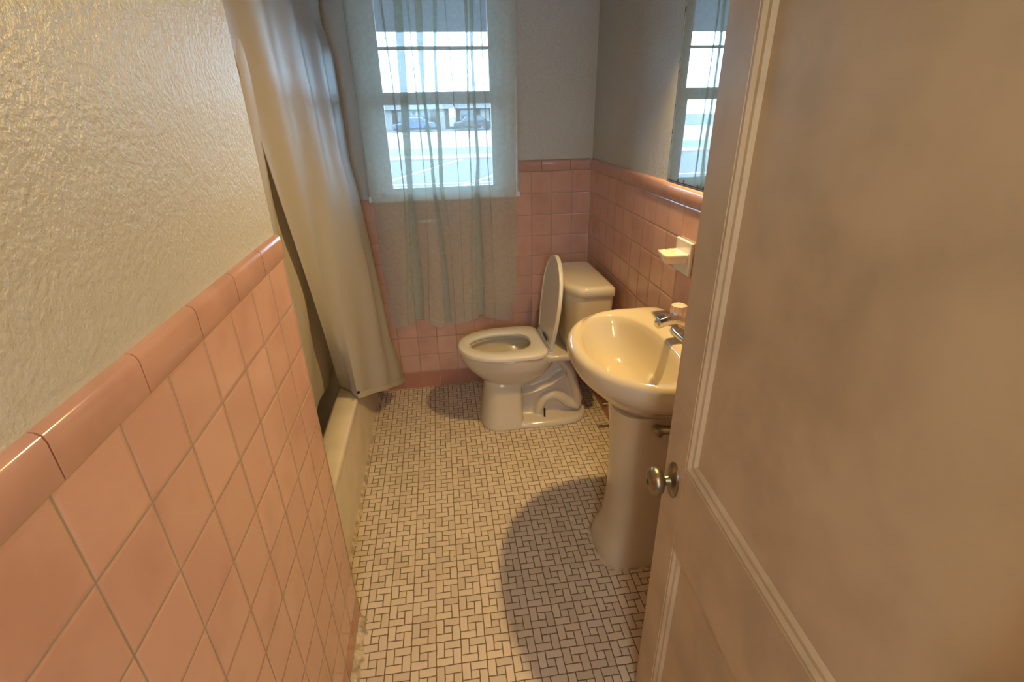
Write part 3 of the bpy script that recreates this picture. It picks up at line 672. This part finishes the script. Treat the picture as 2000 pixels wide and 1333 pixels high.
# ------------------------------------------------------------------ door
def door():
    t = thing('door_1', 'worn cream panelled door standing open at the right, seen almost edge on', 'door', (0, 0, 0)); t['kind'] = 'structure'
    Lp = Vector((-.352, -1.809, 0)); h = Vector((-.0662, -.9978, 0)); nn = Vector((h.y, -h.x, 0)); nn = nn if nn.x < 0 else -nn
    Wd, T = .762, .035
    def P3(s, q, z): return Lp+h*s+nn*q+Vector((0, 0, z))     # s along the leaf from the latch edge, q out of the visible face
    def slab(bm, s0, s1, z0, z1, q0=-T, q1=0.0): 
        loft([[P3(s, q, z) for s, q in ((s0, q0), (s1, q0), (s1, q1), (s0, q1))] for z in (z0, z1)], bm)
    st = .092; zr = [(.008, .16), (.635, .838), (1.93, 2.03)]
    bm = bmesh.new()
    slab(bm, 0, st, .008, 2.03); slab(bm, Wd-st, Wd, .008, 2.03)
    for a, b in zr: slab(bm, st, Wd-st, a, b)
    obj('door_frame', bm, 'door', t, bevel=.002)
    for a, b in ((.16, .635), (.838, 1.93)):
        mb = bmesh.new()
        for (s0, s1, z0, z1) in ((st, Wd-st, a, b),):
            o = [(s0, z0), (s1, z0), (s1, z1), (s0, z1)]
            def ring(g, q): return [P3(s0+g, q, z0+g), P3(s1-g, q, z0+g), P3(s1-g, q, z1-g), P3(s0+g, q, z1-g)]
            loft([ring(0, -.001), ring(.006, -.001), ring(.012, -.006), ring(.018, -.007), ring(.024, -.013), ring(.045, -.014)], mb, cap0=False, cap1=True)
        obj('door_panel', mb, 'door', t)
        bb = bmesh.new(); slab(bb, st, Wd-st, a, b, -T+.004, -T+.012); obj('door_back_panel', bb, 'door', t)
    k = Vector(P3(.050, 0, .776))
    kn = obj('door_knob', lathe([(0.004, .012), (.014, .011), (.020, .010), (.024, .016), (.029, .026), (.036, .0305), (.043, .031), (.050, .027), (.0545, .018), (.056, .009), (.056, .002)], k, nn, n=40), 'oldmetal', t, smooth=50)
    obj('rosette', lathe([(0, .043), (.003, .043), (.006, .038), (.008, .022), (.010, .015), (.011, .012)], k, nn, n=40, sx=.62), 'oldmetal', kn, smooth=50)
    obj('keyhole', lathe([(.0558, .006), (.0567, .006), (.0567, .003)], k, nn, n=16), 'dark', kn)
    for z in (k.z+.031, k.z-.031): obj('screw', lathe([(.003, .004), (.0065, .0035), (.007, .001)], Vector((k.x, k.y, z)), nn, n=10), 'oldmetal', kn)
    for z in (.25, 1.0, 1.8):
        c = P3(Wd+.004, .004, z); obj('hinge', tube([c-Vector((0, 0, .045)), c+Vector((0, 0, .045))], .006, n=12), 'oldmetal', t, smooth=50)
door()

# ------------------------------------------------------------------ outside the window
EX = dict(
    grass=simple('grass_green', (.075, .085, .02), .9, noise=.4, nscale=.8), road=simple('asphalt', (.048, .034, .034), .9, noise=.2, nscale=.5),
    pave=simple('pale_paving', (.22, .15, .12), .9, noise=.15, nscale=.6), line=simple('road_paint', (.34, .24, .20), .8),
    brick=simple('dull_brick', (.034, .022, .018), .9, noise=.3, nscale=3), roof=simple('grey_shingle', (.05, .042, .04), .9, noise=.3, nscale=3),
    white=simple('white_siding', (.15, .13, .12), .8), dglass=simple('dark_glass', (.04, .05, .07), .1), car=simple('car_blue', (.03, .05, .12), .35, coat=.2), tyre=simple('tyre_rubber', (.02, .02, .02), .8),
    soffit=simple('soffit_paint', (.05, .042, .045), .7))
M.update(EX)
G = -.6
o = obj('ground_outside', bx(-60, 60, .14, 140, G-.5, G), 'road'); struct(o, 'grey asphalt road and lot outside the window', 'road')
o = obj('lawn', bx(-60, 60, 23.5, 29.0, G, G+.03), 'grass'); struct(o, 'strip of green lawn beyond the road', 'lawn')
o = obj('sidewalk', bx(-60, 60, 29.0, 52, G, G+.02), 'pave'); struct(o, 'pale paved lot in front of the far houses', 'pavement')
o = obj('curb', bx(-60, 60, 21.8, 23.5, G, G+.05), 'pave'); struct(o, 'pale curb between road and lawn', 'curb')
def line(p, q, w):
    p, q = Vector((*p, G)), Vector((*q, G)); d = (q-p).normalized(); s = Vector((-d.y, d.x, 0))*w/2
    o = obj('road_marking', loft([[a-s, a+s, a+s+Vector((0, 0, .01)), a-s+Vector((0, 0, .01))] for a in (p, q)]), 'line')
    return o
struct(line((-3.2, 12.4), (.4, 21.5), .14), 'white painted line crossing the road at a slant', 'road marking')
struct(line((-.1, 12.8), (2.6, 18), .14), 'shorter white painted line right of the slanted one', 'road marking')
struct(line((-9, 13.75), (9, 13.35), .16), 'white painted line along the near edge of the road', 'road marking')
def house(x0, x1, y, h, lab, mat, n):
    t = thing('house', lab, 'house', ((x0+x1)/2, y, G), 'low houses across the road')
    kid('house_wall', bx(x0, x1, y, y+8, G, G+h), mat, t)
    ov = .5; rf = [[Vector((x, y-ov, G+h)), Vector((x, y+4, G+h+1.5)), Vector((x, y+8+ov, G+h))] for x in (x0-ov, x1+ov)]
    kid('house_roof', loft(rf), 'roof', t)
    kid('fascia', bx(x0-ov, x1+ov, y-ov-.05, y-ov, G+h-.22, G+h), 'white', t)
    w = (x1-x0)/n
    for k in range(n):
        c = x0+w*(k+.5)
        if k % 3 == 1: d = kid('house_door', bx(c-.5, c+.5, y-.05, y, G, G+2.05), 'white', t)
        else:
            f = kid('window_frame', bx(c-.8, c+.8, y-.06, y, G+.85, G+2.0), 'white', t)
            obj('window_glass', (lambda b: b)(bx(c-.7-t.location.x, c+.7-t.location.x, -.08, -.055, .95, 1.9)), 'dglass', f)
house(-8.6, 1.2, 60, 2.3, 'low brick house across the road in the left half of the window', 'brick', 5)
house(2.3, 12.5, 61, 2.3, 'low brick house across the road in the right half of the window', 'brick', 5)
house(-22, -10, 61, 2.3, 'low white house across the road, hidden left beyond the curtain', 'white', 5)
def car(x, y, lab, mat):
    t = thing('parked_car', lab, 'car', (x, y, G))
    prof = [(-2.1, .35), (-2.15, .7), (-1.3, .85), (-.75, 1.35), (.75, 1.38), (1.4, .92), (2.1, .82), (2.15, .35)]
    kid('car_body', loft([[Vector((x+a, y+s, G+z)) for a, z in prof] for s in (-.85, .85)]), mat, t, bevel=.06)
    kid('side_window', loft([[Vector((x+a, y+s, G+z)) for a, z in ((-1.1, .88), (-.68, 1.28), (.68, 1.3), (1.15, .92))] for s in (-.87, -.84)]), 'dglass', t)
    for a in (-1.35, 1.35): kid('wheel', lathe([(0, .34), (.2, .34), (.2, .2), (.22, .05)], (x+a, y-.70, G+.34), (0, -1, 0), n=20), 'tyre', t)
car(-2.6, 53.6, 'blue car parked in front of the far left house', 'car')
car(3.6, 55.5, 'grey car parked in front of the far right house', 'roof')
# roof overhang over the window
ov = thing('porch_roof', 'grey blue porch roof overhang seen through the top of the window', 'roof', (-.8, 1.3, 2.3))
kid('soffit', bx(-4, 3, .145, 2.42, 2.36, 2.42), 'soffit', ov)
kid('fascia_board', bx(-4, 3, 2.37, 2.42, 2.095, 2.36), 'soffit', ov)
